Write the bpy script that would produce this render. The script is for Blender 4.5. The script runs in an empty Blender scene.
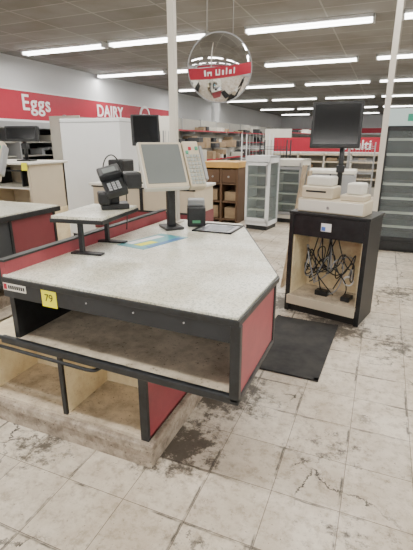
import bpy, math, random
from mathutils import Vector, Matrix
random.seed(3)
S=bpy.context.scene
COL=S.collection

# ---------------------------------------------------------------- materials
MATS={}
def mat(name,col,rough=.5,metal=0,var=0,vscale=6,bump=0,emit=0,spec=None,trans=0):
    if name in MATS: return MATS[name]
    m=bpy.data.materials.new(name);m.use_nodes=True
    nt=m.node_tree;b=nt.nodes['Principled BSDF']
    b.inputs['Roughness'].default_value=rough
    b.inputs['Metallic'].default_value=metal
    if spec is not None: b.inputs['Specular IOR Level'].default_value=spec
    if trans: b.inputs['Transmission Weight'].default_value=trans
    c=(*col,1)
    tc=nt.nodes.new('ShaderNodeNewGeometry')
    n=nt.nodes.new('ShaderNodeTexNoise');n.inputs['Scale'].default_value=vscale;n.inputs['Detail'].default_value=5
    nt.links.new(tc.outputs['Position'],n.inputs['Vector'])
    mx=nt.nodes.new('ShaderNodeMixRGB')
    mx.inputs[1].default_value=tuple(max(0,x*(1-var)) for x in col)+(1,)
    mx.inputs[2].default_value=tuple(min(1,x*(1+var*.6)) for x in col)+(1,)
    nt.links.new(n.outputs['Fac'],mx.inputs[0])
    nt.links.new(mx.outputs[0],b.inputs['Base Color'])
    if emit:
        b.inputs['Emission Color'].default_value=c;b.inputs['Emission Strength'].default_value=emit
    if bump:
        bp=nt.nodes.new('ShaderNodeBump');bp.inputs['Strength'].default_value=bump
        nt.links.new(n.outputs['Fac'],bp.inputs['Height']);nt.links.new(bp.outputs[0],b.inputs['Normal'])
    MATS[name]=m;return m

def nodes_of(name):
    m=bpy.data.materials.new(name);m.use_nodes=True;MATS[name]=m
    return m,m.node_tree,m.node_tree.nodes['Principled BSDF']

def ramp(nt,src,p0,c0,p1,c1):
    r=nt.nodes.new('ShaderNodeValToRGB')
    r.color_ramp.elements[0].position=p0;r.color_ramp.elements[0].color=(*c0,1)
    r.color_ramp.elements[1].position=p1;r.color_ramp.elements[1].color=(*c1,1)
    nt.links.new(src,r.inputs[0]);return r
def noise(nt,geo,scale,detail=6,rough=.6):
    n=nt.nodes.new('ShaderNodeTexNoise');n.inputs['Scale'].default_value=scale
    n.inputs['Detail'].default_value=detail;n.inputs['Roughness'].default_value=rough
    nt.links.new(geo.outputs['Position'],n.inputs['Vector']);return n
def mix(nt,kind,fac,a,b):
    m=nt.nodes.new('ShaderNodeMixRGB');m.blend_type=kind
    if isinstance(fac,(int,float)): m.inputs[0].default_value=fac
    else: nt.links.new(fac,m.inputs[0])
    nt.links.new(a,m.inputs[1])
    if isinstance(b,tuple): m.inputs[2].default_value=(*b,1)
    else: nt.links.new(b,m.inputs[2])
    return m
def math_n(nt,op,a,b):
    m=nt.nodes.new('ShaderNodeMath');m.operation=op
    for i,q in enumerate((a,b)):
        if isinstance(q,(int,float)): m.inputs[i].default_value=q
        else: nt.links.new(q,m.inputs[i])
    return m.outputs[0]

def floor_mat():
    m,nt,b=nodes_of('vinyl_floor_tile')
    g=nt.nodes.new('ShaderNodeNewGeometry')
    br=nt.nodes.new('ShaderNodeTexBrick');br.offset=0;br.squash=1
    br.inputs['Scale'].default_value=1;br.inputs['Brick Width'].default_value=.305;br.inputs['Row Height'].default_value=.305
    br.inputs['Mortar Size'].default_value=.0018;br.inputs['Mortar Smooth'].default_value=.3
    br.inputs['Color1'].default_value=(.76,.69,.58,1);br.inputs['Color2'].default_value=(.65,.585,.49,1)
    br.inputs['Mortar'].default_value=(.20,.165,.13,1)
    nt.links.new(g.outputs['Position'],br.inputs['Vector'])
    n1=noise(nt,g,1.3,8,.7);r1=ramp(nt,n1.outputs['Fac'],.36,(.58,.52,.45),.58,(1,1,1))
    n2=noise(nt,g,18,7,.75);r2=ramp(nt,n2.outputs['Fac'],.36,(.55,.51,.45),.52,(1,1,1))
    n3=noise(nt,g,45,5,.75);r3=ramp(nt,n3.outputs['Fac'],.32,(.20,.17,.14),.385,(1,1,1))
    c=mix(nt,'MULTIPLY',.8,br.outputs['Color'],r1.outputs[0])
    c=mix(nt,'MULTIPLY',.7,c.outputs[0],r2.outputs[0])
    c=mix(nt,'MULTIPLY',.9,c.outputs[0],r3.outputs[0])
    # cracks and worn joints
    warp=noise(nt,g,4.5,6,.7)
    va=nt.nodes.new('ShaderNodeVectorMath');va.operation='MULTIPLY_ADD';va.inputs[1].default_value=(.3,.3,0)
    nt.links.new(warp.outputs['Color'],va.inputs[0]);nt.links.new(g.outputs['Position'],va.inputs[2])
    vo=nt.nodes.new('ShaderNodeTexVoronoi');vo.feature='DISTANCE_TO_EDGE';vo.inputs['Scale'].default_value=1.6
    nt.links.new(va.outputs[0],vo.inputs['Vector'])
    rc=ramp(nt,vo.outputs['Distance'],.004,(1,1,1),.011,(0,0,0))
    nm=noise(nt,g,1.1,4);rm=ramp(nt,nm.outputs['Fac'],.50,(0,0,0),.55,(1,1,1))
    fac=mix(nt,'MULTIPLY',1,rc.outputs[0],rm.outputs[0])
    c=mix(nt,'MIX',fac.outputs[0],c.outputs[0],(.06,.05,.04))
    # black filth packed along some tile joints
    b2=nt.nodes.new('ShaderNodeTexBrick');b2.offset=0
    b2.inputs['Scale'].default_value=1;b2.inputs['Brick Width'].default_value=.305;b2.inputs['Row Height'].default_value=.305
    b2.inputs['Mortar Size'].default_value=.009;b2.inputs['Mortar Smooth'].default_value=1
    b2.inputs['Color1'].default_value=(0,0,0,1);b2.inputs['Color2'].default_value=(0,0,0,1);b2.inputs['Mortar'].default_value=(1,1,1,1)
    w2=nt.nodes.new('ShaderNodeVectorMath');w2.operation='MULTIPLY_ADD';w2.inputs[1].default_value=(.014,.014,0)
    wn=noise(nt,g,16,4,.7);nt.links.new(wn.outputs['Color'],w2.inputs[0]);nt.links.new(g.outputs['Position'],w2.inputs[2])
    nt.links.new(w2.outputs[0],b2.inputs['Vector'])
    nj=noise(nt,g,2.3,5,.65);rj=ramp(nt,nj.outputs['Fac'],.49,(0,0,0),.57,(.9,.9,.9))
    fj=mix(nt,'MULTIPLY',1,b2.outputs['Color'],rj.outputs[0])
    c=mix(nt,'MIX',fj.outputs[0],c.outputs[0],(.05,.042,.034))
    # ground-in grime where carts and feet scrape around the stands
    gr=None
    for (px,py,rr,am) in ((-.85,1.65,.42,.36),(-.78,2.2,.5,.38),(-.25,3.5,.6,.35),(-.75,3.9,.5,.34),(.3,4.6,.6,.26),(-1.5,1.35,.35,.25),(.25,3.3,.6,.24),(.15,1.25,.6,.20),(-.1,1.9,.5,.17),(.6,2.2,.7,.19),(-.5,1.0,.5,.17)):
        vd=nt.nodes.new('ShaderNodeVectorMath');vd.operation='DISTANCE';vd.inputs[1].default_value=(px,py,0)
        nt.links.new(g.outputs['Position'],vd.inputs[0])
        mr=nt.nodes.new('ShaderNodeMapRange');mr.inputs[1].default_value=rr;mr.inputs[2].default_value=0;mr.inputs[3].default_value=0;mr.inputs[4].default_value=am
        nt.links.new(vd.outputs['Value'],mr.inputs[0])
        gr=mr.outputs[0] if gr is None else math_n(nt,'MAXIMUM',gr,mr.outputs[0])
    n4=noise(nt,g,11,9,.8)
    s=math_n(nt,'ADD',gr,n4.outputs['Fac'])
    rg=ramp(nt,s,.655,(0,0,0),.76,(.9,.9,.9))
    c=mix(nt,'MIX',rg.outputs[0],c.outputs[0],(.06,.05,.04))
    nt.links.new(c.outputs[0],b.inputs['Base Color'])
    rr=ramp(nt,n1.outputs['Fac'],.35,(.6,.6,.6),.65,(.40,.40,.40));nt.links.new(rr.outputs[0],b.inputs['Roughness'])
    b.inputs['Specular IOR Level'].default_value=.38
    bp=nt.nodes.new('ShaderNodeBump');bp.inputs['Strength'].default_value=.12;bp.inputs['Distance'].default_value=.01
    nt.links.new(n1.outputs['Fac'],bp.inputs['Height']);nt.links.new(bp.outputs[0],b.inputs['Normal'])
    return m
def ceil_mat():
    m,nt,b=nodes_of('acoustic_ceiling_tile')
    g=nt.nodes.new('ShaderNodeNewGeometry')
    br=nt.nodes.new('ShaderNodeTexBrick');br.offset=0
    br.inputs['Scale'].default_value=1;br.inputs['Brick Width'].default_value=1.22;br.inputs['Row Height'].default_value=.61
    br.inputs['Mortar Size'].default_value=.014;br.inputs['Mortar Smooth'].default_value=0;br.inputs['Bias'].default_value=-.3
    br.inputs['Color1'].default_value=(.29,.285,.265,1);br.inputs['Color2'].default_value=(.215,.212,.20,1)
    br.inputs['Mortar'].default_value=(.42,.41,.39,1)
    nt.links.new(g.outputs['Position'],br.inputs['Vector'])
    n=noise(nt,g,.8,5);r=ramp(nt,n.outputs['Fac'],.35,(.72,.69,.62),.55,(1,1,1))
    c=mix(nt,'MULTIPLY',.7,br.outputs['Color'],r.outputs[0])
    nt.links.new(c.outputs[0],b.inputs['Base Color']);b.inputs['Roughness'].default_value=.9
    return m
def laminate_mat():
    m,nt,b=nodes_of('speckled_laminate')
    g=nt.nodes.new('ShaderNodeNewGeometry')
    n=noise(nt,g,130,2,.5);r=ramp(nt,n.outputs['Fac'],.40,(.52,.54,.45),.48,(.88,.87,.77))
    n2=noise(nt,g,3,7,.7);r2=ramp(nt,n2.outputs['Fac'],.40,(.76,.72,.64),.58,(1,1,1))
    n3=noise(nt,g,35,6,.75);r3=ramp(nt,n3.outputs['Fac'],.30,(.35,.31,.26),.37,(1,1,1))
    c=mix(nt,'MULTIPLY',1,r.outputs[0],r2.outputs[0])
    c=mix(nt,'MULTIPLY',.8,c.outputs[0],r3.outputs[0])
    nt.links.new(c.outputs[0],b.inputs['Base Color']);b.inputs['Roughness'].default_value=.28
    return m
def dirty_mat(name,c0,c1,scale=5,rough=.6,specks=0):
    m,nt,b=nodes_of(name)
    g=nt.nodes.new('ShaderNodeNewGeometry')
    n=noise(nt,g,scale,8,.7);r=ramp(nt,n.outputs['Fac'],.36,c0,.60,c1)
    out=r
    if specks:
        n3=noise(nt,g,55,5,.75);r3=ramp(nt,n3.outputs['Fac'],.34,(.2,.17,.14),.41,(1,1,1))
        out=mix(nt,'MULTIPLY',specks,r.outputs[0],r3.outputs[0])
    nt.links.new(out.outputs[0],b.inputs['Base Color']);b.inputs['Roughness'].default_value=rough
    return m
FLOOR=floor_mat();CEIL=ceil_mat();LAM=laminate_mat()
MAROON=dirty_mat('maroon_laminate',(.28,.05,.065),(.34,.06,.075),9,.42)
MAROON2=mat('dark_maroon_laminate',(.20,.04,.048),.45,var=.15)
BLACK=dirty_mat('black_trim',(.006,.007,.008),(.016,.018,.020),14,.42)
FASC=dirty_mat('charcoal_fascia',(.008,.010,.013),(.018,.021,.025),6,.4)
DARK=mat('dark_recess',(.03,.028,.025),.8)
CREAM=dirty_mat('cream_melamine',(.72,.58,.34),(.92,.81,.55),5,.6,.35)
SHELFT=dirty_mat('worn_shelf',(.36,.30,.22),(.66,.57,.44),6,.6,.9)
PLINTH=dirty_mat('dusty_plinth',(.20,.16,.12),(.46,.39,.31),12,.7,.9)
BEIGE=mat('beige_plastic',(.64,.56,.42),.45,var=.08)
OFFW=mat('offwhite_plastic',(.74,.72,.64),.4,var=.06)
WHITE=mat('white_paint',(.74,.76,.77),.45,var=.05)
WALLM=mat('wall_paint',(.66,.67,.68),.8,var=.08,vscale=1)
RED=mat('sign_red',(.42,.010,.035),.45,var=.1)
LETTER=mat('sign_white',(.9,.9,.9),.5)
SCREEN=mat('lcd_screen',(.20,.22,.215),.15,var=.1)
SCRBLK=mat('black_glass',(.008,.009,.011),.14)
KEYS=mat('key_caps',(.40,.43,.40),.5)
METAL=mat('brushed_metal',(.45,.45,.46),.35,metal=.9)
GREYM=mat('grey_metal',(.34,.35,.36),.5,var=.1)
POLE=mat('cream_pole',(.66,.62,.54),.5)
YEL=mat('yellow_sticker',(.92,.88,.02),.5)
TEAL=mat('teal_print',(.08,.36,.40),.3)
ORANGE=mat('orange_wood',(.62,.36,.10),.5,var=.3)
BROWN=mat('brown_wood',(.13,.07,.035),.6,var=.3)
WOOD=dirty_mat('raw_board',(.34,.26,.17),(.56,.46,.33),7)
CARD=dirty_mat('cardboard',(.26,.18,.11),(.38,.28,.17),4)
RUBBER=dirty_mat('rubber_mat_black',(.013,.013,.014),(.036,.034,.031),5,.8)
TUBE=mat('fluorescent_tube',(1,.98,.94),.5,emit=11)
COOLLIT=mat('lit_header',(.42,.52,.52),.5,emit=.25)
MIRROR=mat('mirror_surface',(.66,.67,.69),.05,metal=1)
SHELFW=mat('shelf_enamel',(.40,.39,.35),.5,var=.15)
CASEDK=mat('case_dark',(.035,.04,.045),.5)
GLASS=mat('door_glass',(.75,.82,.82),.03,trans=.92)
GLASS.node_tree.nodes['Principled BSDF'].inputs['IOR'].default_value=1.1

# ---------------------------------------------------------------- helpers
def root(name,x=0,y=0,z=0,rz=0):
    e=bpy.data.objects.new(name,None);e.empty_display_size=.1
    e.location=(x,y,z);e.rotation_euler=(0,0,math.radians(rz));COL.objects.link(e);return e
def sub(par,name,loc,rot):
    e=bpy.data.objects.new(name,None);e.location=loc;e.rotation_euler=rot;e.parent=par;COL.objects.link(e);return e
def addmesh(par,name,v,f,m,bevel=0,smooth=False):
    me=bpy.data.meshes.new(name);me.from_pydata(v,[],f);me.update()
    ms=m if isinstance(m,list) else [m]
    for k in ms: me.materials.append(k)
    o=bpy.data.objects.new(name,me);COL.objects.link(o)
    if par: o.parent=par
    if bevel:
        b=o.modifiers.new('bevel','BEVEL');b.width=bevel;b.segments=2;b.limit_method='ANGLE'
    if smooth:
        for p in me.polygons:p.use_smooth=True
    return o
BF=[(0,3,2,1),(4,5,6,7),(0,1,5,4),(1,2,6,5),(2,3,7,6),(3,0,4,7)]
def bv(x0,x1,y0,y1,z0,z1):
    return [(x0,y0,z0),(x1,y0,z0),(x1,y1,z0),(x0,y1,z0),(x0,y0,z1),(x1,y0,z1),(x1,y1,z1),(x0,y1,z1)]
def box(par,name,x0,x1,y0,y1,z0,z1,m,bevel=0):
    return addmesh(par,name,bv(x0,x1,y0,y1,z0,z1),BF,m,bevel)
def boxes(par,name,L,m,bevel=0):
    v=[];f=[]
    for b in L:
        n=len(v);v+=bv(*b);f+=[tuple(i+n for i in q) for q in BF]
    return addmesh(par,name,v,f,m,bevel)
def prism(par,name,pts,z0,z1,m,bevel=0):
    n=len(pts);v=[(x,y,z0) for x,y in pts]+[(x,y,z1) for x,y in pts]
    f=[tuple(reversed(range(n))),tuple(range(n,2*n))]+[(i,(i+1)%n,(i+1)%n+n,i+n) for i in range(n)]
    return addmesh(par,name,v,f,m,bevel)
def cyl(par,name,p0,p1,r,m,n=16,r1=None):
    p0=Vector(p0);p1=Vector(p1);d=(p1-p0).normalized();r1=r if r1 is None else r1
    u=d.orthogonal().normalized();w=d.cross(u)
    v=[];f=[]
    for k,(p,rr) in enumerate(((p0,r),(p1,r1))):
        for i in range(n):
            a=2*math.pi*i/n;v.append(tuple(p+u*math.cos(a)*rr+w*math.sin(a)*rr))
    f=[tuple(reversed(range(n))),tuple(range(n,2*n))]+[(i,(i+1)%n,(i+1)%n+n,i+n) for i in range(n)]
    o=addmesh(par,name,v,f,m)
    for p in list(o.data.polygons)[2:]:p.use_smooth=True
    return o
def cable(par,name,pts,r,m):
    c=bpy.data.curves.new(name,'CURVE');c.dimensions='3D';c.bevel_depth=r;c.bevel_resolution=2
    s=c.splines.new('NURBS');s.points.add(len(pts)-1)
    for q,p in zip(s.points,pts):q.co=(*p,1)
    s.use_endpoint_u=True;s.order_u=3
    c.materials.append(m);o=bpy.data.objects.new(name,c);COL.objects.link(o);o.parent=par;return o
def text(par,name,s,loc,rot,size,m,bold=.0,sx=1,ext=.004,align='LEFT',space=1):
    c=bpy.data.curves.new(name,'FONT');c.body=s;c.size=size;c.extrude=ext;c.offset=bold;c.align_x=align;c.space_character=space
    c.materials.append(m);o=bpy.data.objects.new(name,c);o.location=loc;o.rotation_euler=rot;o.scale=(sx,1,1)
    COL.objects.link(o);o.parent=par;return o
R=math.radians

# ---------------------------------------------------------------- room shell
XL,XR,YF,YB,CZ=-9.1,9.0,-6.0,40.0,3.6
box(None,'floor',XL,XR,YF,YB,-.1,0,FLOOR)
box(None,'ceiling',XL,XR,YF,YB,CZ,CZ+.1,CEIL)
box(None,'wall_left',XL-.15,XL,YF,YB,0,CZ,WALLM)
box(None,'wall_right',XR,XR+.15,YF,YB,0,CZ,WALLM)
box(None,'wall_back',XL,XR,YB,YB+.15,0,CZ,WALLM)
wf=root('wall_front')
boxes(wf,'masonry',[(XL,XR,YF-.15,YF,0,.7),(XL,XR,YF-.15,YF,2.3,CZ),(XL,-8.3,YF-.15,YF,.7,2.3),(8.3,XR,YF-.15,YF,.7,2.3)],WALLM)
boxes(wf,'mullions',[(x-.04,x+.04,YF-.12,YF-.02,.7,2.3) for x in [-8.3+i*1.66 for i in range(11)]],GREYM)
box(None,'baseboard_left',XL,XL+.02,YF,YB,0,.12,BLACK)
box(None,'baseboard_back',XL,XR,YB-.02,YB,0,.12,BLACK)

# ---------------------------------------------------------------- ceiling lights
def fixture(x0,y,L=2.3,lamp=True):
    e=root('fluorescent_light',x0+L/2,y,CZ)
    box(e,'housing',-L/2,L/2,-.12,.12,-.05,0,WHITE)
    boxes(e,'end_caps',[(-L/2-.01,-L/2+.02,-.12,.12,-.11,0),(L/2-.02,L/2+.01,-.12,.12,-.11,0)],WHITE)
    for s in (-1,1):
        cyl(e,'tube_%d'%(s+2),(-L/2+.03,s*.065,-.078),(L/2-.03,s*.065,-.078),.027,TUBE,10)
    if lamp:
        l=bpy.data.lights.new('lamp','AREA');l.shape='RECTANGLE';l.size=L;l.size_y=.2;l.energy=LP;l.color=(1,.96,.90)
        o=bpy.data.objects.new('lamp',l);o.location=(0,0,-.13);o.parent=e;COL.objects.link(o)
LP=61
for y in (-3.6,.5,4.25,8.65,12.5,17.2,23,30,36.5):
    xs=[-8.35,-5.8,-3.1,-.5,2.1,4.7]
    if y in(-3.6,.5,4.25): xs=[-8.3,-5,-1.8,1.4,4.6]
    if y==8.65: xs=[-8.32,-5.85,-2.75,.0,2.6,5.2]
    if y==12.5: xs=[-9.0,-6.35,-3.4,-.5,2.1,4.7]
    for x in xs: fixture(x,y,2.3 if y!=12.5 else 2.45,y<24)

# ---------------------------------------------------------------- main checkout counter
def counter():
    c=root('checkout_counter',0,0,0)
    T=.92
    A=(-1.67,1.41);B=(-.435,1.355);C=(-.42,1.92);D=(-.98,3.1);E=(-1.62,3.1)
    prism(c,'countertop',[A,B,C,D,E],T-.012,T,LAM)
    ins=[(-1.674,1.398),(-.425,1.343),(-.408,1.925),(-.965,3.112),(-1.63,3.112)]
    prism(c,'edge_band',ins,T-.035,T-.010,BLACK,.003)
    prism(c,'front_fascia',[(-1.672,1.402),(-.44,1.350),(-.44,1.385),(-1.672,1.437)],.81,T-.035,FASC,.003)
    # red side panel with black T-moulding
    box(c,'side_panel',-.455,-.428,1.375,1.92,.575,T-.035,MAROON)
    boxes(c,'side_trim',[(-.462,-.420,1.343,1.378,.555,T-.03),(-.462,-.420,1.905,1.93,.555,T-.03),(-.462,-.420,1.343,1.93,.545,.575)],BLACK,.006)
    # angled side, under the chamfer
    dx,dy=D[0]-C[0],D[1]-C[1];L=math.hypot(dx,dy);ux,uy=dx/L,dy/L;nx,ny=-uy,ux
    q=lambda s,t:(C[0]+ux*s+nx*t,C[1]+uy*s+ny*t)
    prism(c,'angled_side_panel',[q(.03,.012),q(L,.012),q(L,.035),q(.03,.035)],.56,T-.035,MAROON)
    prism(c,'angled_lower_panel',[q(.45,.25),q(L-.05,.15),q(L-.05,.18),q(.45,.28)],.05,.56,BLACK)
    box(c,'far_panel',-1.62,-.99,3.07,3.1,.0,T-.035,MAROON)
    box(c,'left_panel',-1.67,-1.64,1.43,3.1,.545,T-.035,BLACK)
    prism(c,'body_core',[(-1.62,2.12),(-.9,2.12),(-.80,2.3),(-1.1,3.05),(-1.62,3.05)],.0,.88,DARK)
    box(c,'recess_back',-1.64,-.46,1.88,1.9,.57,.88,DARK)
    prism(c,'bag_shelf',[(-1.67,1.415),(-.46,1.365),(-.46,1.9),(-1.67,1.9)],.552,.572,SHELFT)
    prism(c,'shelf_lip',[(-1.74,1.393),(-.44,1.343),(-.44,1.372),(-1.74,1.422)],.543,.582,BLACK,.008)
    # curved end of the sliding tray edge, just under the lip
    cyl(c,'tray_edge',(-1.95,1.405,.520),(-1.18,1.375,.520),.009,BLACK)
    cable(c,'tray_edge_corner',[(-1.19,1.375,.520),(-1.15,1.375,.520),(-1.13,1.40,.520),(-1.13,1.46,.520)],.009,BLACK)
    # lower cabinet with cubbies
    x0,x1,y0,y1=-1.96,-.90,1.44,2.11
    box(c,'cabinet_side',x1-.025,x1,y0+.01,y1,.15,.55,MAROON)
    box(c,'cabinet_inner_side',x1-.04,x1-.026,y0+.01,y1-.03,.16,.535,CREAM)
    box(c,'cabinet_back',x0,x1-.03,1.80,1.82,.15,.55,CREAM)
    box(c,'cabinet_left',x0,x0+.02,y0,y1,.15,.55,CREAM)
    box(c,'cabinet_roof',x0,x1,y0,y1,.535,.55,CREAM)
    box(c,'cabinet_deck',x0,x1,y0,y1,.145,.165,SHELFT)
    box(c,'divider',-1.415,-1.395,y0+.012,1.80,.165,.535,CREAM)
    boxes(c,'cabinet_edge_trim',[(-1.418,-1.392,y0-.004,y0+.014,.165,.535),(x1-.042,x1+.003,y0-.006,y0+.014,.15,.55),(x0,x1,y0-.004,y0+.012,.532,.552),(x1-.02,x1+.004,y1-.01,y1+.006,.15,.55)],BLACK,.003)
    box(c,'plinth',x0,x1+.015,y0-.012,y1+.02,.0,.105,PLINTH,.004)
    box(c,'plinth_cap',x0,x1+.03,y0-.028,y1+.03,.102,.148,PLINTH,.008)
    # left rail
    box(c,'side_rail',-1.69,-1.655,1.42,3.1,.9,.985,MAROON)
    box(c,'side_rail_cap',-1.695,-1.65,1.41,3.11,.985,.995,BLACK)
    def fy(x): return 1.350+(-.44-x)/1.232*.052
    for i,x in enumerate((-1.15,-.9,-.66)):
        cyl(c,'screw_%d'%i,(x,fy(x)+.002,.86),(x,fy(x)-.004,.86),.004,METAL,8)
    lb=sub(c,'label_group',(-.44,1.350,0),(0,0,math.atan2(-.052,1.232)))
    box(lb,'maker_label',-1.225,-1.075,-.003,.001,.848,.886,OFFW)
    boxes(lb,'maker_label_mark',[(-1.220,-1.20,-.0045,.0,.853,.881)],RED)
    boxes(lb,'maker_label_print',[(-1.19+i*.014,-1.181+i*.014,-.0045,.0,.858,.876) for i in range(8)],BLACK)
    box(lb,'yellow_sticker',-.975,-.885,-.003,.001,.803,.893,YEL)
    text(lb,'sticker_number','79',(-.93,-.004,.832),(R(90),0,0),.052,BLACK,ext=.0005,align='CENTER')
    p=[(-1.50,2.14),(-1.28,2.10),(-1.17,2.50),(-1.40,2.54)]
    prism(c,'taped_leaflet',p,T,T+.0015,TEAL)
    prism(c,'leaflet_yellow',[(-1.40,2.18),(-1.34,2.17),(-1.29,2.30),(-1.35,2.31)],T+.0015,T+.0025,YEL)
    prism(c,'leaflet_white',[(-1.47,2.20),(-1.42,2.19),(-1.33,2.46),(-1.39,2.47)],T+.0015,T+.0025,LETTER)
    prism(c,'leaflet_blue',[(-1.30,2.16),(-1.27,2.15),(-1.18,2.47),(-1.23,2.48)],T+.0015,T+.0025,mat('print_blue',(.06,.18,.42),.4))
    box(c,'scanner_plate',-1.22,-.95,2.72,2.98,T,T+.006,METAL,.002)
    box(c,'scanner_glass',-1.19,-.98,2.75,2.95,T+.006,T+.008,mat('scanner_glass',(.25,.27,.30),.1))
    boxes(c,'scanner_rim',[(-1.235,-.935,2.70,2.715,T,T+.01),(-1.235,-.935,2.985,3.0,T,T+.01),(-1.235,-1.222,2.7,3.0,T,T+.01),(-.948,-.935,2.7,3.0,T,T+.01)],BLACK)
counter()

def pole(name,x,y,z0,w=.045,m=POLE):
    e=root(name,x,y,0);box(e,'shaft',-w/2,w/2,-w/2,w/2,z0,CZ,m,.003)
    box(e,'base_flange',-w,w,-w,w,z0,z0+.012,m);return e
pole('utility_pole',-1.50,2.98,.921,.05)
pole('utility_pole',-.035,4.62,0.001,.055)
pole('utility_pole',-5.95,15.4,0.001,.16,WHITE)
pole('utility_pole',-8.15,20.5,0.001,.12,WHITE)

# writing shelf on legs
s=root('payment_shelf',-1.585,2.07,0,rz=8)
box(s,'shelf_top',-.155,.16,-.23,.25,1.125,1.143,LAM);box(s,'shelf_edge',-.163,.168,-.238,.258,1.105,1.128,BLACK,.004)
for i,y in enumerate((-.19,.12)):
    box(s,'leg_%d'%i,-.012,.012,y-.012,y+.012,.925,1.11,BLACK)
    box(s,'foot_%d'%i,-.065,.13,y-.025,y+.025,.9205,.932,BLACK,.003)
# card terminal
t=root('card_terminal',-1.53,2.19,1.143,rz=40)
box(t,'base',-.085,.085,-.07,.07,0,.035,BLACK,.008)
box(t,'stem',-.03,.03,-.03,.03,.03,.13,BLACK,.006)
h=sub(t,'head',(0,0,.15),(R(22),R(-14),0))
box(h,'body',-.065,.065,-.15,.12,-.015,.03,BLACK,.012)
box(h,'hood',-.07,.07,.0,.12,.025,.07,BLACK,.01)
boxes(h,'keys',[(-.04+i*.027,-.02+i*.027,-.13+j*.025,-.113+j*.025,.03,.034) for i in range(3) for j in range(4)],GREYM)
box(h,'display',-.04,.04,.02,.08,.07,.073,SCREEN)
box(t,'side_reader',.06,.17,-.06,.07,.12,.22,BLACK,.015)
box(t,'side_arm',.0,.08,-.02,.02,.12,.15,BLACK,.006)
box(t,'lower_dock',-.1,-.03,-.1,.02,.035,.11,BLACK,.012)
cable(t,'cord',[(0,.05,.02),(-.05,.15,.05),(-.05,.12,.3),(.05,.15,.33),(.12,.25,.05),(.1,.3,-.2)],.004,BLACK)

# ---------------------------------------------------------------- POS register
def pos(x,y,z,rz,name='cash_register'):
    e=root(name,x,y,z,rz)
    box(e,'base_plate',-.07,.07,-.09,.09,0,.02,BLACK,.004)
    box(e,'column',-.028,.028,-.028,.028,.02,.36,BLACK,.006)
    box(e,'yoke',-.08,.08,-.0,.06,.32,.44,BLACK,.01)
    h=sub(e,'display_head',(-.015,-.03,.445),(R(-32),0,0))   # local -y faces viewer
    box(h,'screen_shell',-.205,.12,-.02,.035,-.17,.19,OFFW,.01)
    box(h,'bezel_lip',-.198,.113,-.026,-.018,-.163,.183,BEIGE,.004)
    box(h,'screen',-.182,.095,-.030,-.025,-.135,.165,SCREEN)
    box(h,'rear_hump',-.14,.08,.035,.09,-.12,.12,OFFW,.02)
    box(h,'key_panel',.125,.245,-.03,.04,-.17,.19,BEIGE,.008)
    boxes(h,'key_grid',[(.135+i*.026,.155+i*.026,-.038,-.03,-.155+j*.03,-.132+j*.03) for i in range(4) for j in range(8)],KEYS,.002)
    boxes(h,'key_accents',[(.135,.155,-.039,-.03,.085,.108),(.213,.233,-.039,-.03,.115,.14)],mat('key_green',(.1,.4,.25),.5))
    boxes(h,'key_accents_red',[(.161,.181,-.039,-.03,.115,.138)],RED)
    box(h,'card_slot',.245,.27,-.035,.035,-.12,.15,GREYM,.005)
    return e
pos(-1.42,2.74,.921,46)
q=root('receipt_printer',-1.30,2.93,.921,rz=25)
box(q,'body',-.07,.07,-.09,.08,0,.15,BLACK,.012)
box(q,'cover',-.065,.065,-.05,.078,.15,.20,GREYM,.012)
box(q,'green_label',-.03,.03,-.093,-.09,.03,.05,mat('label_green',(.08,.3,.15),.5))

# ---------------------------------------------------------------- second register stand
SRZ=-14
st=root('register_stand',-.05,3.55,0,rz=SRZ)
W=.69;Dp=.40
SB=mat('satin_black_side',(.014,.014,.014),.5,var=.2)
box(st,'right_side',-.03,0,0,Dp,0,.925,SB,.004)
box(st,'left_side',-W,-W+.03,0,Dp,0,.925,SB,.004)
box(st,'right_trim',-.035,.006,-.008,.012,0,.925,BLACK,.004)
box(st,'left_trim',-W-.006,-W+.035,-.008,.012,0,.925,BLACK,.004)
box(st,'top',-W-.01,.01,-.015,Dp+.01,.925,.95,BLACK,.005)
box(st,'upper_fascia',-W+.03,-.03,0,.03,.74,.925,BLACK)
box(st,'liner_right',-.045,-.031,.012,Dp-.03,.17,.74,CREAM);box(st,'liner_left',-W+.031,-W+.045,.012,Dp-.03,.17,.74,CREAM)
box(st,'liner_back',-W+.03,-.03,Dp-.04,Dp-.01,.10,.925,CREAM)
box(st,'bottom_shelf',-W+.03,-.03,-.03,Dp-.04,.14,.17,SHELFT)
box(st,'bottom_shelf_edge',-W+.03,-.03,-.05,-.028,.09,.172,BEIGE)
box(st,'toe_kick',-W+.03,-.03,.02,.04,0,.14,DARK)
box(st,'notice',-.40,-.31,-.004,0,.80,.87,LETTER);box(st,'notice_blue',-.395,-.36,-.006,-.004,.805,.84,mat('print_blue2',(.1,.2,.6),.5))
rr=random.Random(11)
for i in range(11):
    pts=[(rr.uniform(-.5,-.3),.25,.80)]
    x=pts[0][0]
    for k in range(7):
        x=min(-.12,max(-.58,x+rr.uniform(-.16,.16)))
        pts.append((x,rr.uniform(.1,.3),rr.uniform(.30,.66) if k%3 else rr.uniform(.22,.45)))
    if i%3==0: pts.append((rr.uniform(-.5,-.2),.15,.185))
    cable(st,'cable_%d'%i,pts,.0055,BLACK if i%4 else GREYM)
cable(st,'coil',[( -.18+.05*math.cos(k*1.2),.2,.33+.05*math.sin(k*1.2)) for k in range(14)],.007,LETTER)
boxes(st,'power_brick',[(-.45,-.33,.1,.18,.171,.22),(-.2,-.12,.08,.2,.171,.21)],BLACK,.006)
cd=root('cash_drawer',-.05,3.55,.951,rz=SRZ)
box(cd,'drawer_body',-.64,-.06,.02,.26,0,.115,BEIGE,.006)
box(cd,'drawer_front',-.63,-.07,.01,.02,.01,.105,OFFW,.004)
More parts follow.
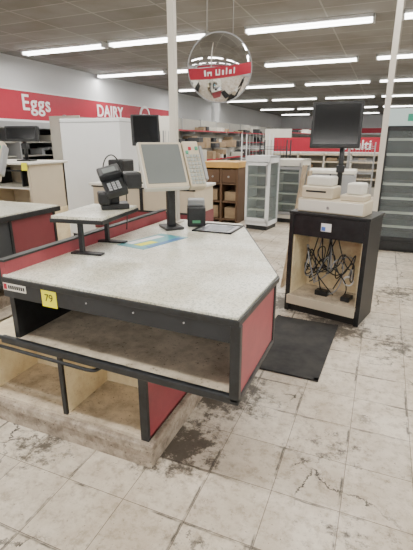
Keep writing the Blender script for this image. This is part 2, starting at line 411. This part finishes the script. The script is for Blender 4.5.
cyl(cd,'lock',(-.36,.01,.05),(-.36,.002,.05),.012,METAL)
box(cd,'printer_body',-.62,-.34,.04,.245,.115,.22,BEIGE,.012)
box(cd,'printer_lid',-.60,-.37,.08,.235,.22,.30,OFFW,.015)
box(cd,'printer_slot',-.58,-.40,.038,.044,.17,.185,BLACK)
box(cd,'pin_pad_body',-.28,-.08,.05,.245,.115,.165,BEIGE,.01)
box(cd,'check_reader',-.24,-.11,.08,.23,.165,.26,OFFW,.015)
def monitor(name,x,y,z0,zc,rz,w,hh,tilt=-8,bs=.1,hx=0,bd=.07):
    m=root(name,x,y,z0,rz)
    box(m,'base',-bs,bs,-bd,bd,0,.015,BLACK,.005)
    cyl(m,'post',(0,0,.015),(0,0,zc-z0),.022,BLACK)
    box(m,'post_clamp',-.035,.035,-.035,.035,(zc-z0)*.45,(zc-z0)*.45+.06,BLACK,.006)
    h=sub(m,'head',(hx,-.03,zc-z0),(R(tilt),0,0))
    box(h,'shell',-w/2,w/2,-.03,.02,-hh/2,hh/2,BLACK,.008)
    box(h,'panel',-w/2+.025,w/2-.025,-.034,-.03,-hh/2+.03,hh/2-.02,SCRBLK)
    box(h,'rear_hump',-w*.3,w*.3,.02,.06,-hh*.3,hh*.3,BLACK,.02)
monitor('computer_monitor',-.355,3.975,.951,1.67,2,.42,.38,bs=.06,hx=-.065,bd=.05)

bd=root('leaning_board',-.87,4.35,0,rz=-10)
for i,(dx,hh) in enumerate(((0,1.32),(.05,1.26))):
    o=box(bd,'board_%d'%i,-.02,.0,-.06+i*.10,.04+i*.10,0,hh,WOOD,.003);o.location=(dx,0,0.003);o.rotation_euler=(0,R(7-i),0)
mt=root('floor_mat',-.49,3.04,0,rz=-2)
box(mt,'mat_sheet',-.27,.27,-.50,.47,0,.012,RUBBER,.005)
boxes(mt,'border',[(-.27,-.24,-.50,.47,.012,.015),(.24,.27,-.50,.47,.012,.015),(-.27,.27,-.50,-.47,.012,.015)],RUBBER)

# ---------------------------------------------------------------- convex mirror
mr=root('convex_mirror',-1.53,4.02,2.19,rz=22.5)
MD=.10
def cap(par,name,r,d,m,ng=30,ns=64,off=0):
    v=[(0,-d-off,0)];f=[];Rr=(r*r+d*d)/(2*d)
    for i in range(1,ng+1):
        q=r*i/ng;y=-(math.sqrt(Rr*Rr-q*q)-(Rr-d))-off
        for k in range(ns):
            a=2*math.pi*k/ns;v.append((q*math.cos(a),y,q*math.sin(a)))
    for k in range(ns): f.append((0,1+k,1+(k+1)%ns))
    for i in range(ng-1):
        for k in range(ns):
            a=1+i*ns+k;b=1+i*ns+(k+1)%ns;f.append((a,a+ns,b+ns,b))
    return addmesh(par,name,v,f,m,smooth=True)
mh=sub(mr,'mirror_head',(0,0,0),(R(4),0,0))
cap(mh,'mirror_face',.30,MD,MIRROR)
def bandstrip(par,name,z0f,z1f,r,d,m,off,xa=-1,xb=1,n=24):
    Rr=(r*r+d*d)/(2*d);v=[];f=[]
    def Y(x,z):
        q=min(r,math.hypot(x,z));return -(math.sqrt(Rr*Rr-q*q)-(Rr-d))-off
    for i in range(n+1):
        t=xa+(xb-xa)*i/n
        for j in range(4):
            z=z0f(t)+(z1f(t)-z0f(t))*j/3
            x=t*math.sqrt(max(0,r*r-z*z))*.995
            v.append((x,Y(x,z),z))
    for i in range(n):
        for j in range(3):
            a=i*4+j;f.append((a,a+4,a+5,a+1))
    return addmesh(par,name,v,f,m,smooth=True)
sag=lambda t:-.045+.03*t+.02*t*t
bandstrip(mh,'red_band',lambda t:sag(t)-.045,lambda t:sag(t)+.05,.30,MD,RED,.002)  # mirrored red sign painted on: reflection put in as a coloured strip
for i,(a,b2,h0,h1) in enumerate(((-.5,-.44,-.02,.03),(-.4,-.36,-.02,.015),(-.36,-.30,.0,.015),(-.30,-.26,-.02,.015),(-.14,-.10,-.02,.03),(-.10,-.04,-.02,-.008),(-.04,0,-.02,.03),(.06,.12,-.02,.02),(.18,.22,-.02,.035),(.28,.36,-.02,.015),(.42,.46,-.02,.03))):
    bandstrip(mh,'reflected_mark_%d'%i,lambda t:sag(t)+h0,lambda t:sag(t)+h1,.30,MD,LETTER,.004,a,b2,3)  # reversed lettering of that reflection, as plain white strips
cyl(mh,'backing',(0,0,0),(0,.02,0),.302,GREYM,40)
cyl(mh,'rim',(0,-.006,0),(0,.012,0),.305,GREYM,48)
cyl(mr,'hanger_1',(-.12,.02,.25),(-.12,.02,CZ-2.19),.004,METAL,8);cyl(mr,'hanger_2',(.12,.02,.25),(.12,.02,CZ-2.19),.004,METAL,8)
fs=root('storefront_sign',0,YF,0)
box(fs,'band',-7,6,.0,.03,2.45,3.15,RED)
boxes(fs,'white_stripe',[(-7,6,.0,.035,2.42,2.46)],WHITE)

# ---------------------------------------------------------------- left wall sign + dairy case
sg=root('wall_sign',XL+.0,0,0)
box(sg,'red_band',.0,.05,2,17.5,2.07,2.78,RED)
boxes(sg,'edge_strips',[(.0,.06,2,17.5,2.78,2.82),(.0,.06,2,17.5,1.99,2.07)],WHITE)
text(sg,'word_eggs','Eggs',(.055,9.06,2.32),(R(90),0,R(90)),.56,LETTER,bold=.007,ext=.01,space=1.12)
text(sg,'word_dairy','DAIRY',(.055,12.3,2.31),(R(90),0,R(90)),.52,LETTER,bold=.01,ext=.01,space=1.05)
cyl(sg,'round_mark',(.05,15.4,2.46),(.08,15.4,2.46),.38,LETTER,32);cyl(sg,'round_mark_core',(.08,15.4,2.46),(.09,15.4,2.46),.28,RED,32)
boxes(sg,'round_mark_bar',[(.09,.1,15.18,15.62,2.40,2.52)],LETTER)
dc=root('dairy_case',XL,0,0)
box(dc,'back',.02,.12,3,18,0,1.95,CASEDK);box(dc,'canopy',.02,1.0,3,18,1.82,1.97,GREYM,.01)
box(dc,'deck',.12,1.0,3,18,.0,.45,SHELFW,.01);box(dc,'front_bumper',1.0,1.05,3,18,.3,.42,BLACK)
boxes(dc,'shelves',[(.12,.75,3,18,z,z+.03) for z in (.8,1.15,1.48)],SHELFW)
boxes(dc,'dividers',[(.12,.9,y,y+.04,.45,1.82) for y in (3,5.5,8,10.5,13,15.5,17.96)],GREYM)
for kind,mm in enumerate((CARD,OFFW,GREYM)):
    boxes(dc,'left_goods_%d'%kind,[(.3,.7,yy,yy+rr.uniform(.15,.5),z,z+rr.uniform(.08,.25)) for yy,z in [(rr.uniform(3.2,17),rr.choice((.83,1.18,1.51))) for k in range(14)]],mm)

# ---------------------------------------------------------------- left lane
def lane2():
    c=root('checkout_counter',-3.65,0,0)
    T=.92
    box(c,'countertop',-.62,.62,1.5,3.35,T-.012,T,LAM);box(c,'edge_band',-.635,.635,1.485,3.365,T-.06,T-.012,BLACK,.004)
    box(c,'side_panel',.56,.59,2.75,3.3,.30,T-.06,MAROON2);box(c,'side_panel_front',.56,.59,1.6,2.74,.30,T-.06,CASEDK)
    box(c,'left_side_panel',-.63,-.60,1.6,3.3,.0,T-.06,MAROON2)
    boxes(c,'side_trim',[(.555,.60,1.58,1.61,.28,T-.06),(.555,.60,3.29,3.32,.0,T-.06),(.555,.60,1.58,3.32,.27,.30),(.555,.60,2.73,2.76,.28,T-.06)],BLACK,.004)
    box(c,'body',-.58,.2,1.7,3.25,.1,.86,DARK);box(c,'lower_shelf',-.6,.56,1.6,3.3,.28,.30,SHELFT)
    box(c,'far_panel',-.6,.56,3.27,3.3,.0,T-.06,MAROON2)
    box(c,'plinth',-.6,.4,1.65,3.28,0,.12,PLINTH)
lane2()
pos(-3.30,2.72,.921,20)
bg=root('bagging_cabinet',-4.3,4.15,0)
box(bg,'body',-.5,.45,-.25,.3,0,.72,CREAM,.01)
boxes(bg,'uprights',[(-.5,-.46,-.3,.3,.72,1.27),(.41,.45,-.3,.3,.72,1.27),(-.5,.45,.27,.3,.72,1.27)],BEIGE)
box(bg,'curved_top',-.55,.5,-.36,.33,1.27,1.30,OFFW,.014)
box(bg,'mid_shelf',-.46,.41,-.28,.27,.98,1.0,OFFW)
box(bg,'kick',-.5,.45,-.26,-.25,0,.12,BLACK);box(bg,'red_band',-.5,.45,-.26,-.25,.35,.66,MAROON2)
box(bg,'yellow_tag',.40,.48,-.368,-.361,1.21,1.30,YEL)
boxes(bg,'bag_rack',[(-.4,-.38,-.2,.2,1.0,1.2),(.2,.22,-.2,.2,1.0,1.2),(-.4,.22,-.2,-.18,1.18,1.2)],BLACK)
monitor('computer_monitor',-4.14,4.12,1.302,1.62,8,.46,.18)

wb=root('white_display_cabinet',-4.13,5.9,0)
box(wb,'carcass',-.55,.53,-.5,.5,.08,1.86,WHITE,.012);box(wb,'kick',-.52,.50,-.47,.47,0,.08,BLACK)
boxes(wb,'panel_seams',[(-.56,.535,-.505,.505,1.80,1.81),(.525,.535,-.02,.0,.08,1.86)],GREYM)

c3=root('checkout_stand',-2.72,4.75,0)
box(c3,'body',-.72,.72,-.28,.3,.1,1.0,BEIGE,.006)
box(c3,'red_band',-.725,.725,-.29,-.28,.45,.70,MAROON2);box(c3,'right_red_band',.72,.728,-.28,.3,.45,.70,MAROON2)
box(c3,'dark_base',-.7,.7,-.27,.28,0,.45,BLACK)
boxes(c3,'trim',[(-.73,.73,-.295,-.28,.70,.72),(-.73,.73,-.295,-.28,.98,1.0),(-.02,.02,-.295,-.28,.72,.98)],BLACK)
box(c3,'worktop',-.75,.75,-.32,.33,1.0,1.03,OFFW,.005)
kb=root('keyboard',-2.18,4.62,1.031,rz=10)
box(kb,'tray',-.2,.2,-.08,.09,0,.03,OFFW,.006);boxes(kb,'keycaps',[(-.185+i*.031,-.16+i*.031,-.065+j*.03,-.04+j*.03,.03,.038) for i in range(12) for j in range(4)],KEYS)
monitor('computer_monitor',-2.74,4.66,1.031,1.66,38,.34,.36,tilt=-12)
bx=root('cash_drawer',-3.15,4.75,1.031);box(bx,'drawer_body',-.2,.2,-.2,.22,0,.12,BEIGE,.006);box(bx,'drawer_front',-.19,.19,-.21,-.2,.01,.11,OFFW,.003);cyl(bx,'lock',(0,-.21,.06),(0,-.216,.06),.012,METAL)
box(bx,'printer',-.15,.08,-.12,.15,.12,.28,BLACK,.02)

# ---------------------------------------------------------------- wooden cabinet
oc=root('wooden_display_cabinet',-2.84,7.85,0)
box(oc,'top',-.40,.36,-.32,.32,1.05,1.16,ORANGE,.01)
boxes(oc,'sides',[(-.36,-.32,-.28,.28,0,1.05),(.30,.34,-.28,.28,0,1.05),(-.36,.34,.24,.28,0,1.05),(-.02,.02,-.28,.26,0,1.05)],BROWN)
boxes(oc,'shelves',[(-.34,.32,-.27,.26,z,z+.03) for z in (.06,.4,.74)],BROWN)
boxes(oc,'drawer_fronts',[(-.32,-.03,-.29,-.27,.78,1.02),(.03,.30,-.29,-.27,.78,1.02)],BROWN,.006)
boxes(oc,'stored_boxes',[(-.30,-.08,-.2,.2,.09,.33),(.06,.28,-.22,.2,.09,.30),(-.28,-.1,-.2,.2,.43,.64),(.05,.28,-.2,.2,.43,.6)],CARD,.004)
cyl(oc,'knob_1',(-.16,-.29,.89),(-.16,-.31,.89),.018,METAL);cyl(oc,'knob_2',(.16,-.29,.89),(.16,-.31,.89),.018,METAL)

# ---------------------------------------------------------------- glass door coolers
def cooler(name,x0,x1,y0,d,h,nd,head,lit=False,rz=0,frame=WHITE,doorm=BLACK,glass_side=False):
    e=root(name,x0,y0,0,rz);w=x1-x0
    C=[(0,.03,0.02,d,0.08,h),(0,w,d-.03,d,.08,h),(0,w,0.02,d,h-.04,h),(0,w,0.02,d,.08,.16)]
    if glass_side:
        C+=[(w-.03,w,0.02,.06,.08,h),(w-.03,w,d-.05,d,.08,h),(w-.03,w,.02,d,h-.12,h)]
        box(e,'side_glass',w-.02,w-.01,.06,d-.05,.16,h-.12,GLASS)
    else: C+=[(w-.03,w,0.02,d,.08,h)]
    boxes(e,'carcass',C,frame)
    box(e,'kick',.02,w-.02,.04,d-.02,0,.08,BLACK)
    box(e,'header',0,w,0,.04,h-head,h,COOLLIT if lit else frame,.004)
    box(e,'inner_back',.03,w-.03,d-.05,d-.03,.16,h-.04,CASEDK if lit else GREYM)
    zs=[.35+i*.2 for i in range(int((h-head-.35)/.2)+1)]
    boxes(e,'wire_shelves',[(.04,w-.04,.08,d-.06,z,z+.012) for z in zs],GREYM)
    boxes(e,'shelf_fronts',[(.04,w-.04,.07,.08,z-.01,z+.025) for z in zs],OFFW)
    dw=w/nd
    for i in range(nd):
        a=i*dw+.004;b=(i+1)*dw-.004;z0=.16;z1=h-head-.01
        boxes(e,'door_frame_%d'%i,[(a,a+.04,-.02,.015,z0,z1),(b-.04,b,-.02,.015,z0,z1),(a,b,-.02,.015,z0,z0+.06),(a,b,-.02,.015,z1-.05,z1)],doorm,.003)
        box(e,'door_glass_%d'%i,a+.04,b-.04,-.006,.0,z0+.06,z1-.05,GLASS)
        box(e,'door_handle_%d'%i,b-.035,b-.015,-.05,-.02,.8,1.15,METAL,.003)
    return e
ck=cooler('beverage_cooler',-.03,2.35,6.46,.75,1.95,4,.22,lit=True,frame=GREYM)
boxes(ck,'header_marks',[(.25+i*.55,.45+i*.55,-.006,0,1.79,1.88) for i in range(4)],mat('mark_green',(.03,.3,.2),.5))
boxes(ck,'side_skirt',[(0,2.38,-.03,.02,.06,.16)],BLACK)
cooler('glass_door_cooler',-2.24,-1.80,7.22,.5,1.29,1,.10,rz=-8,doorm=WHITE,glass_side=True)
cooler('glass_door_cooler',-1.96,-1.40,8.1,.6,1.2,1,.12,rz=-6,doorm=GREYM,frame=OFFW,glass_side=True)
fz=root('ice_chest',-1.0,9.9,0)
box(fz,'body',-.55,.45,-.35,.35,.06,.85,GREYM,.02);box(fz,'lid',-.56,.46,-.36,.36,.85,.93,OFFW,.012);box(fz,'kick',-.5,.4,-.3,.3,0,.06,BLACK)
boxes(fz,'seams',[(-.06,-.04,-.352,-.35,.1,.85)],BLACK)

# ---------------------------------------------------------------- gondolas
def gondola(x,y0,y1,h,m=SHELFW,hw=.45,rail=None,junk=2.2):
    e=root('gondola_shelving',x,y0,0);L=y1-y0
    zs=[.45+.33*i for i in range(int((h-.5)/.33)+1)]
    box(e,'spine',-.02,.02,0,L,0,h,m)
    boxes(e,'decks',[(-hw,hw,0,L,.0,.15)]+[(-hw*.85,hw*.85,0,L,z,z+.025) for z in zs],m)
    n=max(1,int(L/1.22));boxes(e,'uprights',[(-.035,.035,i*L/n-.015,i*L/n+.015,0,h+.02) for i in range(n+1)]+[(-.4,.4,i*L/n-.006,i*L/n+.006,z-.07,z) for i in range(n+1) for z in zs],GREYM)
    boxes(e,'price_rail',[(hw*.85,hw*.85+.01,0,L,z,z+.035) for z in zs],rail or OFFW)
    box(e,'end_panel',-hw,hw,-.02,0,0,h,OFFW)
    for kind,mm in enumerate((CARD,CASEDK,OFFW)):
        J=[]
        for k in range(int(L*junk)):
            yy=random.uniform(.1,L-.5);z=random.choice(zs);w2=random.uniform(.1,.4)
            J.append((.05,.33,yy,yy+w2,z+.025,z+.025+random.uniform(.05,.2)))
        if J: boxes(e,'leftover_goods_%d'%kind,J,mm)
    return e
gondola(-7.2,8.5,24,2.1);gondola(-5.2,9.5,26,2.1,rail=RED);gondola(-3.4,14.5,28,1.9,rail=RED);gondola(-1.2,15.5,30,1.6);gondola(1.0,12,28,1.6);gondola(3.2,9,26,1.6)
lowrun=gondola(-3.95,8.7,12.5,1.35,hw=.35,rail=RED)
boxes(lowrun,'boxes_on_top',[(-.2,.12,.10,.45,1.375,1.5),(-.15,.1,.6,.85,1.375,1.6),(-.2,.2,1.25,1.65,1.375,1.5),(-.1,.2,2.15,2.45,1.375,1.55)],CARD,.004)
boxes(lowrun,'crates_on_top',[(-.2,.2,.9,1.2,1.375,1.48),(-.16,.1,.15,.40,1.5,1.6),(-.2,.15,2.85,3.25,1.375,1.52)],CASEDK,.004)
pt=root('produce_table',-6.1,7.7,0)
boxes(pt,'legs',[(-.6,-.54,-.4,-.34,0,.8),(.54,.6,-.4,-.34,0,.8),(-.6,-.54,.34,.4,0,.8),(.54,.6,.34,.4,0,.8)],GREYM)
box(pt,'top',-.65,.65,-.45,.45,.8,.86,SHELFW,.005);boxes(pt,'sides',[(-.65,.65,-.45,-.42,.86,1.0),(-.65,-.62,-.45,.45,.86,1.0),(.62,.65,-.45,.45,.86,1.0)],BROWN)
boxes(pt,'bins',[(-.55,-.1,-.35,.3,.86,1.12),(.05,.5,-.3,.3,.86,1.2)],CARD,.005)
# wire display racks left standing in the aisle
def rack(x,y,w,h,m):
    e=root('wire_display_rack',x,y,0)
    boxes(e,'posts',[(sx*w/2-.012,sx*w/2+.012,sy*.2-.012,sy*.2+.012,0,h) for sx in(-1,1) for sy in(-1,1)],m)
    L=[]
    for k in range(int(h/.3)):
        z=.15+k*.3
        L+=[(-w/2,w/2,-.2+j*.08-.004,-.2+j*.08+.004,z,z+.008) for j in range(6)]+[(-w/2,w/2,-.206,-.194,z+.05,z+.06)]
    boxes(e,'wire_shelves',L,m)
    boxes(e,'back_wires',[(-w/2+j*w/8-.003,-w/2+j*w/8+.003,.19,.2,0,h) for j in range(9)],m)
rack(-4.95,8.9,.6,1.75,GREYM);rack(-2.3,9.6,.6,1.55,CASEDK);rack(-.55,11.4,.6,1.5,GREYM);rack(-3.0,10.6,.7,1.7,WHITE)
# right-hand case with red header
mc=root('merchandiser_case',-3.2,13,0)
w=3.1
box(mc,'back',0,w,.55,.6,0,1.3,SHELFW);boxes(mc,'shelves',[(0,w,0,.56,z,z+.035) for z in (.45,.7,.92,1.12)],BEIGE)
box(mc,'base',0,w,0,.56,0,.25,SHELFW);boxes(mc,'uprights',[(x,x+.04,0,.58,0,1.25) for x in (0,.76,1.52,2.28,w-.05)],OFFW)
boxes(mc,'goods',[(.3,.6,.1,.4,.485,.62),(1.0,1.2,.1,.4,.735,.85),(2.0,2.5,.1,.4,.485,.6),(2.5,2.7,.1,.4,.955,1.05),(1.6,1.9,.1,.4,.955,1.05)],CARD)
box(mc,'red_header',0,w+.1,-.04,.04,1.22,1.62,RED);box(mc,'header_rail',0,w+.1,-.045,.045,1.19,1.225,WHITE)
text(mc,'header_word','Multi',(2.08,-.045,1.30),(R(90),0,0),.36,LETTER,bold=.006)
cyl(mc,'round_mark',(1.63,-.04,1.55),(1.63,-.07,1.55),.23,LETTER,32);cyl(mc,'round_mark_core',(1.63,-.07,1.55),(1.63,-.075,1.55),.18,RED,32)
boxes(mc,'round_mark_bar',[(1.5,1.76,-.08,-.075,1.52,1.58)],LETTER)
bw=root('wall_case',0,YB-1,0)
box(bw,'back',-8.5,8.5,.85,.95,0,2.0,OFFW);boxes(bw,'shelves',[(-8.5,8.5,.3,.85,z,z+.04) for z in (.5,.9,1.3,1.7)],SHELFW);box(bw,'base',-8.5,8.5,.1,.9,0,.5,WHITE)
box(bw,'red_header',-8.5,8.5,.3,.5,2.1,2.5,RED);box(bw,'canopy',-8.5,8.5,.2,.95,1.98,2.1,WHITE)

# ---------------------------------------------------------------- world, camera
w=bpy.data.worlds.new('world');S.world=w;w.use_nodes=True
w.node_tree.nodes['Background'].inputs[0].default_value=(.85,.92,1,1);w.node_tree.nodes['Background'].inputs[1].default_value=1.5
cam=bpy.data.cameras.new('camera');cam.sensor_width=36;cam.lens=415/550*36;cam.clip_end=200
co=bpy.data.objects.new('camera',cam);co.location=(0,0,1.55);co.rotation_euler=(math.pi/2-math.atan(135/415),0,R(22.5))
COL.objects.link(co);S.camera=co
